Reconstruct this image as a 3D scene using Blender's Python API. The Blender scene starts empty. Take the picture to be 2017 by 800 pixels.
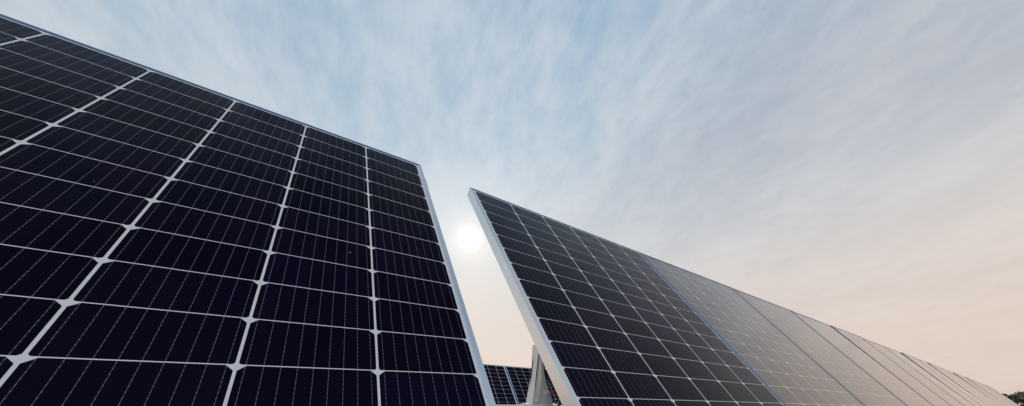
import bpy, bmesh, math, random
from mathutils import Vector, Matrix
random.seed(4)
scene = bpy.context.scene
COL = scene.collection
HC = 1.55                      # camera height above the ground

# ------------------------------------------------------------------ helpers
def link(name, me, parent=None, mat=None):
    o = bpy.data.objects.new(name, me); COL.objects.link(o)
    if mat: me.materials.append(mat)
    if parent: o.parent = parent
    return o
def obj(name, bm, mat, parent=None, smooth=False):
    me = bpy.data.meshes.new(name)
    bmesh.ops.recalc_face_normals(bm, faces=bm.faces)
    bm.to_mesh(me); bm.free()
    if smooth:
        for f in me.polygons: f.use_smooth = True
    return link(name, me, parent, mat)
def tag(o, label, cat, group=None, kind=None):
    if label: o['label'] = label
    if cat: o['category'] = cat
    if group: o['group'] = group
    if kind: o['kind'] = kind
    return o
def thing(name, label, cat, group=None, matrix=None):
    o = bpy.data.objects.new(name, None); COL.objects.link(o)
    o.empty_display_size = .1
    if matrix is not None: o.matrix_world = matrix
    return tag(o, label, cat, group)
def box(bm, lo, hi, bev=0):
    vs = [bm.verts.new((x, y, z)) for x in (lo[0], hi[0]) for y in (lo[1], hi[1]) for z in (lo[2], hi[2])]
    fs = [(0,1,3,2),(4,6,7,5),(0,4,5,1),(2,3,7,6),(0,2,6,4),(1,5,7,3)]
    faces = [bm.faces.new([vs[i] for i in f]) for f in fs]
    if bev:
        es = list({e for f in faces for e in f.edges})
        bmesh.ops.bevel(bm, geom=es, offset=bev, segments=2, affect='EDGES', profile=.6)
def tube(bm, pts, rad, n=12, cap=True):
    rings = []
    for i, p in enumerate(pts):
        p = Vector(p)
        a = Vector(pts[max(i-1, 0)]); b = Vector(pts[min(i+1, len(pts)-1)])
        t = (b-a).normalized()
        s = t.cross(Vector((0,0,1)))
        if s.length < 1e-3: s = t.cross(Vector((0,1,0)))
        s.normalize(); w = s.cross(t)
        r = rad[i] if isinstance(rad, (list, tuple)) else rad
        rings.append([bm.verts.new(p + s*(r*math.cos(2*math.pi*k/n)) + w*(r*math.sin(2*math.pi*k/n))) for k in range(n)])
    for A, B in zip(rings, rings[1:]):
        for k in range(n): bm.faces.new((A[k], A[(k+1)%n], B[(k+1)%n], B[k]))
    if cap:
        bm.faces.new(rings[0]); bm.faces.new(rings[-1][::-1])

# ------------------------------------------------------------------ node helpers
class NT:
    def __init__(s, nt): s.nt = nt
    def n(s, t, **kw):
        k = s.nt.nodes.new(t)
        for a, v in kw.items(): setattr(k, a, v)
        return k
    def put(s, sock, v):
        if isinstance(v, bpy.types.NodeSocket): s.nt.links.new(v, sock)
        else: sock.default_value = v
    def m(s, op, a, b=0.0, c=None, clamp=False):
        k = s.n('ShaderNodeMath', operation=op); k.use_clamp = clamp
        s.put(k.inputs[0], a); s.put(k.inputs[1], b)
        if c is not None: s.put(k.inputs[2], c)
        return k.outputs[0]
    def mix(s, f, a, b, mode='MIX'):
        k = s.n('ShaderNodeMix', data_type='RGBA', blend_type=mode)
        s.put(k.inputs[0], f); s.put(k.inputs[6], a); s.put(k.inputs[7], b)
        return k.outputs[2]
    def noise(s, vec, scale, detail=4, rough=.55, dist=0):
        k = s.n('ShaderNodeTexNoise')
        s.put(k.inputs['Vector'], vec); k.inputs['Scale'].default_value = scale
        k.inputs['Detail'].default_value = detail; k.inputs['Roughness'].default_value = rough
        k.inputs['Distortion'].default_value = dist
        return k.outputs['Fac']
    def step(s, x, a, b):
        k = s.n('ShaderNodeMapRange', interpolation_type='SMOOTHSTEP')
        s.put(k.inputs[0], x); s.put(k.inputs[1], a); s.put(k.inputs[2], b)
        return k.outputs[0]
    def ramp(s, x, stops):
        k = s.n('ShaderNodeValToRGB'); s.put(k.inputs[0], x)
        e = k.color_ramp.elements
        while len(e) < len(stops): e.new(.5)
        for el, (p, c) in zip(e, stops): el.position = p; el.color = (*c, 1)
        return k.outputs[0]
def lin(r, g, b):
    f = lambda v: ((v/255+.055)/1.055)**2.4 if v > 10 else v/255/12.92
    return (f(r), f(g), f(b))
def material(name):
    m = bpy.data.materials.new(name); m.use_nodes = True
    t = NT(m.node_tree); b = m.node_tree.nodes['Principled BSDF']
    return m, t, b

# ------------------------------------------------------------------ panel sizes
W, E, PITCH, RP = 1.038, .0165, (1.038-.033)/6, .0842
H = 2*(E + 11*RP)

def cell_material():
    m, t, b = material('monocrystalline_cells_under_glass')
    tc = t.n('ShaderNodeTexCoord'); sp = t.n('ShaderNodeSeparateXYZ')
    t.put(sp.inputs[0], tc.outputs['Object'])
    x, y = sp.outputs[0], sp.outputs[1]
    cu = t.m('DIVIDE', t.m('SUBTRACT', x, E), PITCH)
    cv = t.m('DIVIDE', t.m('SUBTRACT', y, E), RP)
    fu = t.m('FRACT', cu); fv = t.m('FRACT', cv)
    du = t.m('MULTIPLY', t.m('MINIMUM', fu, t.m('SUBTRACT', 1, fu)), PITCH)
    dtop = t.m('MULTIPLY', t.m('SUBTRACT', 1, fv), RP)
    dbot = t.m('MULTIPLY', fv, RP)
    dv = t.m('MINIMUM', dtop, dbot)
    gapu = t.m('LESS_THAN', du, .0018)
    gapv = t.m('LESS_THAN', dv, .0008)
    cham = t.m('MAXIMUM', t.m('LESS_THAN', t.m('ADD', du, dtop), .0110), t.m('LESS_THAN', t.m('ADD', du, dbot), .0052))
    inside = t.m('MULTIPLY', t.m('MULTIPLY', t.m('GREATER_THAN', x, E), t.m('LESS_THAN', x, W-E)),
                 t.m('MULTIPLY', t.m('GREATER_THAN', y, E), t.m('LESS_THAN', y, H-E)))
    white = t.m('MAXIMUM', t.m('MAXIMUM', gapu, gapv), t.m('MAXIMUM', cham, t.m('SUBTRACT', 1, inside)))
    # nine thin ribbons per cell with solder pads
    bu = t.m('FRACT', t.m('MULTIPLY', fu, 9))
    bd = t.m('MULTIPLY', t.m('ABSOLUTE', t.m('SUBTRACT', bu, .5)), PITCH/9)
    rib = t.m('LESS_THAN', bd, .00035)
    pf = t.m('ABSOLUTE', t.m('SUBTRACT', t.m('FRACT', t.m('MULTIPLY', fv, 11)), .5))
    pad = t.m('MULTIPLY', t.m('LESS_THAN', bd, .0005), t.m('LESS_THAN', pf, .16))
    ribbon = t.m('MAXIMUM', t.m('MULTIPLY', rib, .28), t.m('MULTIPLY', pad, .42))
    # each cell a slightly different blue-black
    cid = t.n('ShaderNodeCombineXYZ'); t.put(cid.inputs[0], t.m('FLOOR', cu)); t.put(cid.inputs[1], t.m('FLOOR', cv))
    oi = t.n('ShaderNodeObjectInfo'); t.put(cid.inputs[2], t.m('MULTIPLY', oi.outputs['Random'], 37))
    wn = t.n('ShaderNodeTexWhiteNoise', noise_dimensions='3D'); t.put(wn.inputs['Vector'], cid.outputs[0])
    cell = t.mix(wn.outputs['Value'], (.0026, .0020, .0110, 1), (.0050, .0036, .0190, 1))
    cell = t.mix(ribbon, cell, (.36, .36, .46, 1))
    back = t.mix(t.noise(tc.outputs['Object'], 9, 3), (.82, .82, .88, 1), (.90, .90, .94, 1))
    col = t.mix(white, cell, back)
    # film of dust (amount differs from panel to panel), drip stains and tiny specks
    mp = t.n('ShaderNodeMapping'); t.put(mp.inputs[0], tc.outputs['Object']); mp.inputs['Scale'].default_value = (14, 2.2, 1)
    st = t.noise(mp.outputs[0], 1.6, 6, .6)
    dust = t.step(st, .45, .8)
    oc = t.n('ShaderNodeSeparateColor'); t.put(oc.inputs[0], oi.outputs['Color'])
    film, uncoated = oc.outputs[0], oc.outputs[1]
    col = t.mix(t.m('ADD', t.m('MULTIPLY', dust, .004), t.m('MULTIPLY', film, t.m('ADD', .7, t.m('MULTIPLY', st, .6)))), col, (.58, .50, .44, 1))
    vo = t.n('ShaderNodeTexVoronoi'); t.put(vo.inputs['Vector'], tc.outputs['Object']); vo.inputs['Scale'].default_value = 26
    speck = t.m('MULTIPLY', t.m('LESS_THAN', vo.outputs['Distance'], .055),
                t.m('GREATER_THAN', t.noise(tc.outputs['Object'], 31, 1), .64))
    col = t.mix(t.m('MULTIPLY', speck, .45), col, (.6, .58, .55, 1))
    # glass: almost black face on, mirror-like at grazing angles; how well the coating works differs per panel
    lw = t.n('ShaderNodeLayerWeight'); lw.inputs['Blend'].default_value = .5
    ex = t.m('SUBTRACT', 8.0, t.m('MULTIPLY', uncoated, 4.0))
    R = t.m('ADD', .003, t.m('MULTIPLY', t.m('POWER', lw.outputs['Facing'], ex), .97), clamp=True)
    df = t.n('ShaderNodeBsdfDiffuse'); t.put(df.inputs['Color'], col)
    gl = t.n('ShaderNodeBsdfGlossy'); gl.inputs['Color'].default_value = (.98, .955, .93, 1)
    t.put(gl.inputs['Roughness'], t.m('ADD', .10, t.m('MULTIPLY', dust, .10)))
    ms = t.n('ShaderNodeMixShader'); t.put(ms.inputs[0], R); t.put(ms.inputs[1], df.outputs[0]); t.put(ms.inputs[2], gl.outputs[0])
    out = next(k for k in m.node_tree.nodes if k.type == 'OUTPUT_MATERIAL')
    m.node_tree.nodes.remove(b)
    t.put(out.inputs['Surface'], ms.outputs[0])
    return m
def metal(name, col, rough, spangle=0, scale=60, metallic=1.0):
    m, t, b = material(name)
    tc = t.n('ShaderNodeTexCoord')
    n1 = t.noise(tc.outputs['Object'], 7, 5)
    c = t.mix(n1, (*[v*.85 for v in col], 1), (*col, 1))
    if spangle:
        v = t.n('ShaderNodeTexVoronoi'); t.put(v.inputs['Vector'], tc.outputs['Object']); v.inputs['Scale'].default_value = scale
        sv = t.n('ShaderNodeSeparateColor'); t.put(sv.inputs[0], v.outputs['Color'])
        c = t.mix(t.m('MULTIPLY', sv.outputs[0], spangle), c, (*[v*.6 for v in col], 1))
    t.put(b.inputs['Base Color'], c)
    b.inputs['Metallic'].default_value = metallic
    t.put(b.inputs['Roughness'], t.m('ADD', rough-.08, t.m('MULTIPLY', t.noise(tc.outputs['Object'], 35, 4), .16)))
    bp = t.n('ShaderNodeBump'); bp.inputs['Strength'].default_value = .08; bp.inputs['Distance'].default_value = .002
    t.put(bp.inputs['Height'], t.noise(tc.outputs['Object'], 90, 3)); t.put(b.inputs['Normal'], bp.outputs[0])
    return m
def plain(name, c0, c1, rough, scale=20):
    m, t, b = material(name)
    tc = t.n('ShaderNodeTexCoord')
    t.put(b.inputs['Base Color'], t.mix(t.noise(tc.outputs['Object'], scale, 5), (*c0, 1), (*c1, 1)))
    b.inputs['Roughness'].default_value = rough
    return m
M_CELL = cell_material()
M_ALU = metal('anodised_aluminium', (.74, .77, .79), .22)
M_LIP = metal('aluminium_sky_reflection_tint', (.045, .15, .29), .28)  # same frame aluminium, with the reflected blue sky put into its colour
M_GALV = metal('galvanised_steel', (.95, .96, .96), .42, .26, 70, .10)
M_BLACK = plain('black_cable_plastic', (.012, .012, .014), (.03, .03, .035), .45)
M_RED = plain('red_plastic', (.30, .03, .02), (.40, .05, .03), .4)
M_BLUE = plain('blue_plastic', (.02, .06, .30), (.03, .09, .38), .4)
M_GRASS = plain('dry_grass_ground', (.06, .07, .025), (.15, .13, .07), .95, 3)
M_LEAF = plain('dark_foliage', (.012, .016, .009), (.032, .040, .018), .8, 2)
M_BARK = plain('bark', (.05, .038, .028), (.10, .08, .06), .9, 8)

# ------------------------------------------------------------------ solar panel (x across, y up the slope, z out of the glass)
# sides: 0 bottom, 1 right, 2 top, 3 left; the sides in 'dark' have blue sky reflection painted into the front lip colour
def frame_obj(dark, parent, lip=.0108):
    D = .032
    prof = [(0, .0010), (.0006, .0015), (lip, .0015), (lip+.0005, .0010), (lip+.0005, -.0062), (.0016, -.0064),
            (.0016, -D+.0018), (.026, -D+.0018), (.026, -D), (.0006, -D), (0, -D+.0006)]
    bm = bmesh.new()
    rings = []
    for (i, z) in prof:
        rings.append([bm.verts.new(p) for p in ((i, i, z), (W-i, i, z), (W-i, H-i, z), (i, H-i, z))])
    n = len(prof)
    for a in range(n):
        A, B = rings[a], rings[(a+1) % n]
        for k in range(4):
            f = bm.faces.new((A[k], A[(k+1)%4], B[(k+1)%4], B[k]))
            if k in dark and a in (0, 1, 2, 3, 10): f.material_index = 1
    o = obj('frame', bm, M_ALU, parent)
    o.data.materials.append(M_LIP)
    return o
def glass_bm():
    bm = bmesh.new(); box(bm, (.007, .007, -.0048), (W-.007, H-.007, 0)); return bm
def jbox_bm(x):
    bm = bmesh.new(); box(bm, (x-.03, H*.5-.035, -.022), (x+.03, H*.5+.035, -.0049), .003); return bm
def basis(ex, eu, o, sx=1.0):
    ex = ex.normalized(); en = ex.cross(eu).normalized(); eu = en.cross(ex)
    return Matrix(((ex.x*sx, eu.x, en.x, o.x), (ex.y*sx, eu.y, en.y, o.y), (ex.z*sx, eu.z, en.z, o.z), (0,0,0,1)))
TAU = math.radians(58.23)
U = Vector((0, math.cos(TAU), math.sin(TAU))); N = Vector((0, -math.sin(TAU), math.cos(TAU))); X = Vector((1, 0, 0))
CAM = Vector((0, 0, HC))

# near panel on the left
exL = X + .009559*U + .02267*N; euL = U - .009559*X + .0004667*N
exL.normalize(); euL.normalize()
oL = CAM + Vector((.2572, .9972, .8654)) - W*exL - H*euL
near = thing('solar_panel', 'large dark solar panel nearest the viewer, filling the left side left of the sun', 'solar panel', None, basis(exL, euL, oL))
frame_obj({0, 2, 3}, near)
obj('cell_sheet', glass_bm(), M_CELL, near).color = (0, 0, 0, 1)
obj('junction_box', jbox_bm(W/2), M_BLACK, near)
bm = bmesh.new()
box(bm, (W+.0003, H-.155, -.030), (W+.0070, H-.085, -.006), .0012)
obj('edge_clip', bm, M_ALU, near)

def copy_panel(src, matrix, label, group, film=0.0, unc=0.0):
    r = src.copy(); COL.objects.link(r); r.matrix_world = matrix
    for k in ('label', 'category', 'group'):
        if k in r: del r[k]
    tag(r, label, 'solar panel', group)
    for ch in src.children:
        if ch.name.startswith('edge_clip'): continue
        c = ch.copy(); COL.objects.link(c); c.parent = r
        c.color = (film, unc, 0, 1)
    return r

ORD = ['first', 'second', 'third', 'fourth', 'fifth', 'sixth', 'seventh', 'eighth', 'ninth', 'tenth', 'eleventh', 'twelfth',
       'thirteenth', 'fourteenth', 'fifteenth', 'sixteenth', 'seventeenth', 'eighteenth', 'nineteenth', 'twentieth',
       'twenty-first', 'twenty-second', 'twenty-third']
topR = CAM + Vector((0, 1.0568, .9024)); XR = .5055; STEP = 1.0585; NR = 21
row_src = None
for k in range(NR):
    if k == 0: lab = 'dark navy solar panel right of the sun, with its silver side edge facing the gap'
    elif k == 1: lab = 'greyer solar panel beside the dark one, second from the gap in the right-hand row'
    elif k == 2: lab = 'brownish grey solar panel, third from the gap in the right-hand row'
    elif k < 8: lab = 'solar panel mirroring warm grey sky, %s from the gap in the right-hand row' % ORD[k]
    elif k < NR-4: lab = 'narrow sliver of peach-tinted solar panel, %s from the gap in the right-hand row' % ORD[k]
    elif k < NR-1: lab = 'tiny far solar panel, %s from the tree end of the right-hand row' % ORD[NR-1-k]
    else: lab = 'last tiny solar panel at the far tree end of the right-hand row'
    a = math.radians(random.uniform(-.3, .3)) if k > 1 else 0
    u = (U*math.cos(a) + N*math.sin(a))
    x0 = XR + k*STEP - (.027 if k == 0 else 0); x1 = XR + (k+1)*STEP - .004
    o = topR + X*x0 - H*(.5*U + .5*u)
    film = 0.003 if k == 0 else .060 + random.uniform(-.014, .014)
    unc = 0.3 if k == 0 else .94 + random.uniform(-.08, .06)
    if k < 2:
        r = thing('solar_panel', lab, 'solar panel', 'solar panels of the right-hand row', basis(X, u, o, (x1-x0)/W))
        frame_obj({0, 1, 2} if k == 0 else {0, 1, 2, 3}, r, .0108 if k == 0 else .0145)
        for ch in near.children:
            if ch.name.startswith(('cell_sheet', 'junction_box')):
                c = ch.copy(); COL.objects.link(c); c.parent = r; c.color = (film, unc, 0, 1)
        row_src = r
    else:
        copy_panel(row_src, basis(X, u, o, (x1-x0)/W), lab, 'solar panels of the right-hand row', film, unc)
# row behind, seen through the gap
topB = CAM + Vector((0, 4.87, .80))
for k, lab in enumerate(['small distant solar panel seen through the gap, close to the near panel edge',
                         'small distant solar panel seen through the gap, beside the galvanised bracket']):
    copy_panel(near, basis(X, U, topB + X*(2.97 - 1.0585 + k*1.0585) - H*U), lab, 'solar panels of the row behind')

# ------------------------------------------------------------------ supports
TY, TZ, TR = .6455, HC - .0255, .040
def torque_tube(y, z, x0, x1, label):
    t = thing('torque_tube', label, 'steel tube', None, Matrix.Translation((x0, y, z)))
    bm = bmesh.new(); tube(bm, [(0,0,0), (x1-x0,0,0)], TR, 32, True)
    o = obj('tube', bm, M_GALV, t)
    for f in o.data.polygons: f.use_smooth = len(f.vertices) == 4
    bm = bmesh.new(); tube(bm, [(x1-x0-.30,0,0), (x1-x0-.18,0,0)], TR+.006, 32, True)
    obj('coupling_sleeve', bm, M_GALV, t)
torque_tube(TY, TZ, -.95, XR + NR*STEP + .35, 'galvanised round torque tube crossing the bottom of the gap')

# bracket standing on the tube at the edge of the right-hand row
bk = thing('mounting_bracket', 'galvanised steel bracket with rounded top standing in the gap beside the right panel', 'bracket', None,
           Matrix.Translation((.490, TY-.004, TZ+TR)))
prof = [(-.031, -.012), (-.027, .012), (-.021, .040), (-.0135, .072), (-.0085, .104), (-.0070, .132), (-.0063, .146), (-.0040, .1535), (.000, .1545), (.0040, .150),
        (.0056, .136), (.0062, .108), (.0085, .080), (.015, .054), (.026, .028), (.032, .010), (.034, -.012)]
NL = 10
bm = bmesh.new()
for (y0, y1) in ((-.013, -.010), (.010, .013)):
    f = [bm.verts.new((x, y0, z)) for x, z in prof]; g = [bm.verts.new((x, y1, z)) for x, z in prof]
    bm.faces.new(f); bm.faces.new(g[::-1])
    for i in range(len(prof)): j = (i+1) % len(prof); bm.faces.new((f[i], f[j], g[j], g[i]))
bmesh.ops.triangulate(bm, faces=[f for f in bm.faces if len(f.verts) > 4])
obj('gusset_plate', bm, M_GALV, bk)
bm = bmesh.new()       # rolled web wrapping the left edge and the top
L = prof[:NL]
def off(p, d):
    v = Vector((p[0]-.004, (p[1]-.125)*.35 if p[1] > .125 else 0)); v.normalize()
    return (p[0]+v.x*d, p[1]+v.y*d)
rings = []
for p in L:
    o_ = off(p, .0012); i_ = off(p, -.0015)
    rings.append([bm.verts.new((o_[0], -.0138, o_[1])), bm.verts.new((o_[0], .0138, o_[1])),
                  bm.verts.new((i_[0], .0095, i_[1])), bm.verts.new((i_[0], -.0095, i_[1]))])
for A, B in zip(rings, rings[1:]):
    for i in range(4): j = (i+1) % 4; bm.faces.new((A[i], A[j], B[j], B[i]))
bm.faces.new(rings[0]); bm.faces.new(rings[-1][::-1])
obj('web', bm, M_GALV, bk)
bm = bmesh.new()       # pressed stiffening rib down the front plate
tube(bm, [(-.001, -.0135, .128), (-.002, -.0138, .100), (-.005, -.0138, .060), (-.009, -.0138, .015)], [.0020, .0030, .0036, .0040], 10)
obj('pressed_rib', bm, M_GALV, bk, True)
for (x, z) in ((-.001, .142), (.014, .030), (-.020, .010)):
    bm = bmesh.new(); q = .72
    tube(bm, [(x, -.0132, z), (x, -.0146, z)], .0068*q, 20); tube(bm, [(x, -.0146, z), (x, -.0190, z)], .0048*q, 6); tube(bm, [(x, -.0190, z), (x, -.023, z)], .0026*q, 12)
    obj('bolt', bm, M_GALV, bk)
bm = bmesh.new()
n = 24
R0, R1 = TR+.0006, TR+.0045
va = []
for i in range(n+1):
    t_ = math.pi*(-.15 + 1.3*i/n)
    va.append([bm.verts.new((xx, .004 + r*math.cos(t_), -TR + r*math.sin(t_))) for xx in (-.045, .05) for r in (R0, R1)])
for A, B in zip(va, va[1:]):
    for i, j in ((0,1),(1,3),(3,2),(2,0)): bm.faces.new((A[i], A[j], B[j], B[i]))
obj('saddle_strap', bm, M_GALV, bk)

# string cable with connectors beside the bracket
cb = thing('panel_cable', 'black panel cable with red and blue connectors tucked between bracket and panel edge', 'cable', None,
           Matrix.Translation((.512, .60, HC+.012)))
bm = bmesh.new()
pts = []
for i in range(25):
    s = i/24
    pts.append((.09 - .10*s - .012*math.sin(3.1*s), .012*math.sin(5*s)+.01, .022*math.sin(math.pi*s*1.6) + .008))
tube(bm, pts, .0026, 10); obj('cable', bm, M_BLACK, cb, True)
bm = bmesh.new(); tube(bm, [(.022,.008,.026),(.008,.008,.031),(-.003,.008,.032)], [.004,.0055,.0045], 14); obj('connector', bm, M_BLACK, cb, True)
bm = bmesh.new(); tube(bm, [(-.0035,.008,.0322),(-.007,.008,.0322)], .0042, 14); obj('connector_ring', bm, M_RED, cb)
bm = bmesh.new(); tube(bm, [(.004,.006,.012),(-.002,.006,.011)], .0040, 14); obj('connector_ring', bm, M_BLUE, cb)

# driven post carrying the tube at its far end
def post(x, label):
    p = thing('support_post', label, 'post', None, Matrix.Translation((x, TY, 0)))
    bm = bmesh.new()
    zt = TZ - TR - .012
    box(bm, (-.05, -.075, -.2), (.05, -.069, zt)); box(bm, (-.05, .069, -.2), (.05, .075, zt)); box(bm, (-.003, -.0688, -.2), (.003, .0688, zt))
    obj('pile', bm, M_GALV, p)
    bm = bmesh.new(); n = 28; va = []
    for i in range(n):
        t_ = 2*math.pi*i/n
        va.append([bm.verts.new((xx, r*math.cos(t_), TZ + r*math.sin(t_) - 0)) for xx in (-.03, .03) for r in (TR+.001, TR+.014)])
    for i in range(n):
        A, B = va[i], va[(i+1) % n]
        for a_, b2 in ((0,1),(1,3),(3,2),(2,0)): bm.faces.new((A[a_], A[b2], B[b2], B[a_]))
    obj('bearing_ring', bm, M_GALV, p)
post(XR+NR*STEP+.15, 'galvanised support post at the far tree end of the right-hand row')

# ------------------------------------------------------------------ ground and far trees
bm = bmesh.new()
vs = [bm.verts.new((x, y, 0)) for x, y in ((-1500,-1500),(1500,-1500),(1500,1500),(-1500,1500))]; bm.faces.new(vs)
tag(obj('ground', bm, M_GRASS), None, None, kind='structure')

def tree(x, y, h, w, seed, label):
    rnd = random.Random(seed)
    t = thing('tree', label, 'tree', 'dark trees beyond the end of the row', Matrix.Translation((x, y, 0)))
    bm = bmesh.new()
    tube(bm, [(0,0,-.1), (.05,.03,h*.25), (.02,-.04,h*.5), (.05,0,h*.8)], [.26,.2,.14,.05], 9)
    cl = []
    for i in range(18):
        a = rnd.uniform(0, 6.28); r = w*rnd.uniform(.25, .95); z = h*rnd.uniform(.25, .86)
        tip = Vector((r*math.cos(a), r*math.sin(a), z)); cl.append(tip)
        tube(bm, [(.03,0,z*.6), tuple(tip*.5 + Vector((0,0,z*.35))), tuple(tip)], [.09,.06,.02], 6)
    cl.append(Vector((0,0,h*.9)))
    obj('trunk', bm, M_BARK, t)
    bm = bmesh.new()
    for c in cl:
        R = w*rnd.uniform(.28, .46)
        for i in range(190):
            d = Vector((rnd.gauss(0,1), rnd.gauss(0,1), rnd.gauss(0,.7))); d = d.normalized()*R*rnd.random()**.45
            d.z *= .6
            p = c + d; s = rnd.uniform(.10, .26)
            a = Vector((rnd.gauss(0,1), rnd.gauss(0,1), rnd.gauss(0,1))).normalized(); b2 = a.orthogonal().normalized()
            v = [bm.verts.new(p + a*s), bm.verts.new(p + b2*s*.6), bm.verts.new(p - a*s), bm.verts.new(p - b2*s*.6)]
            bm.faces.new(v)
    obj('crown', bm, M_LEAF, t)
tree(192, 10.6, 6.4, 3.0, 1, 'lowest dark tree just past the far end of the panel row')
tree(190, 7.4, 7.2, 3.2, 2, 'dark bushy tree between the row end and the right picture edge')
tree(188, 4.2, 7.6, 3.4, 3, 'dark tree cut by the right picture edge')

# ------------------------------------------------------------------ sky, sun, camera
SUN = Vector((.3588, .7872, .5014)).normalized()
w = bpy.data.worlds.new('World'); scene.world = w; w.use_nodes = True
t = NT(w.node_tree); bg = w.node_tree.nodes['Background']
sky = t.n('ShaderNodeTexSky'); sky.sky_type = 'NISHITA'; sky.sun_disc = False
sky.sun_elevation = math.asin(SUN.z); sky.sun_rotation = math.atan2(SUN.x, SUN.y)
sky.dust_density = 1; sky.air_density = 1.0
tc = t.n('ShaderNodeTexCoord'); D = tc.outputs['Generated']
sp = t.n('ShaderNodeSeparateXYZ'); t.put(sp.inputs[0], D)
z = sp.outputs[2]
grad = t.ramp(z, [(0, lin(222,202,189)), (.14, lin(229,210,197)), (.30, lin(220,211,205)), (.46, lin(205,208,211)),
                  (.66, lin(174,196,213)), (.84, lin(152,181,207)), (1, lin(104,134,172))])
nis = t.n('ShaderNodeVectorMath', operation='SCALE'); t.put(nis.inputs[0], sky.outputs[0]); nis.inputs[3].default_value = .07
base = t.mix(.08, grad, nis.outputs[0])
# violet-grey high on the +x side
side = t.step(sp.outputs[0], .45, .95)
base = t.mix(t.m('MULTIPLY', side, t.m('MULTIPLY', t.step(z, .34, .66), .80)), base, (*lin(172,173,185), 1))
# high thin cloud, softly mottled, faintly drawn out along one direction
zz = t.m('ADD', t.m('MAXIMUM', z, .02), .36)
pc = t.n('ShaderNodeCombineXYZ'); t.put(pc.inputs[0], t.m('DIVIDE', sp.outputs[0], zz)); t.put(pc.inputs[1], t.m('DIVIDE', sp.outputs[1], zz))
vr = t.n('ShaderNodeVectorRotate', rotation_type='Z_AXIS'); t.put(vr.inputs['Vector'], pc.outputs[0]); vr.inputs['Angle'].default_value = -math.radians(80)
mp = t.n('ShaderNodeMapping'); t.put(mp.inputs[0], vr.outputs[0]); mp.inputs['Scale'].default_value = (1.0, 1.6, 1)
s1 = t.noise(mp.outputs[0], 15, 6, .64, .2)
s2 = t.noise(mp.outputs[0], 3.2, 5, .52, .3)
cl = t.m('ADD', t.m('MULTIPLY', s1, .48), t.m('MULTIPLY', s2, .62))
mask = t.step(cl, .36, .76)
ccol = t.ramp(z, [(0, lin(229,211,199)), (.25, lin(230,219,212)), (.5, lin(219,222,224)), (1, lin(210,220,228))])
ccol = t.mix(t.m('MULTIPLY', side, t.m('MULTIPLY', t.step(z, .34, .64), .7)), ccol, (*lin(194,194,200), 1))
base = t.mix(t.m('MULTIPLY', mask, .60), base, ccol)
dt = t.n('ShaderNodeVectorMath', operation='DOT_PRODUCT'); t.put(dt.inputs[0], D); dt.inputs[1].default_value = SUN
dp = t.m('MAXIMUM', dt.outputs['Value'], 0)
def glow(pw, amp, c):
    g = t.m('MULTIPLY', t.m('POWER', dp, pw), amp)
    k = t.n('ShaderNodeVectorMath', operation='SCALE'); k.inputs[0].default_value = c; t.put(k.inputs[3], g)
    return k.outputs[0]
def add(a, b):
    k = t.n('ShaderNodeVectorMath', operation='ADD'); t.put(k.inputs[0], a); t.put(k.inputs[1], b); return k.outputs[0]
out = base
for g in (glow(9, .06, (1, .94, .83)), glow(70, .08, (1, .91, .77)), glow(700, .26, (1, .88, .70)), glow(9000, 18, (1, .95, .84))):
    out = add(out, g)
t.put(bg.inputs['Color'], out); bg.inputs['Strength'].default_value = 1.0

sd = bpy.data.lights.new('sun', 'SUN'); sd.energy = 3; sd.angle = math.radians(.5); sd.color = (1, .93, .82)
so = bpy.data.objects.new('sun', sd); COL.objects.link(so)
so.rotation_euler = SUN.to_track_quat('Z', 'Y').to_euler(); so.location = (0, 0, 20)

cd = bpy.data.cameras.new('camera'); co = bpy.data.objects.new('camera', cd); COL.objects.link(co)
cd.sensor_fit = 'HORIZONTAL'; cd.sensor_width = 36; cd.lens = 625.5/2017*36
cd.shift_x = (1008.5-982.5)/2017; cd.shift_y = (685.8-400)/2017
cd.clip_start = .02; cd.clip_end = 4000
co.location = CAM; co.rotation_euler = (math.radians(90+11.2), 0, math.radians(59.75-90))
scene.camera = co
scene.view_settings.view_transform = 'Standard'; scene.view_settings.look = 'None'; scene.view_settings.exposure = 0
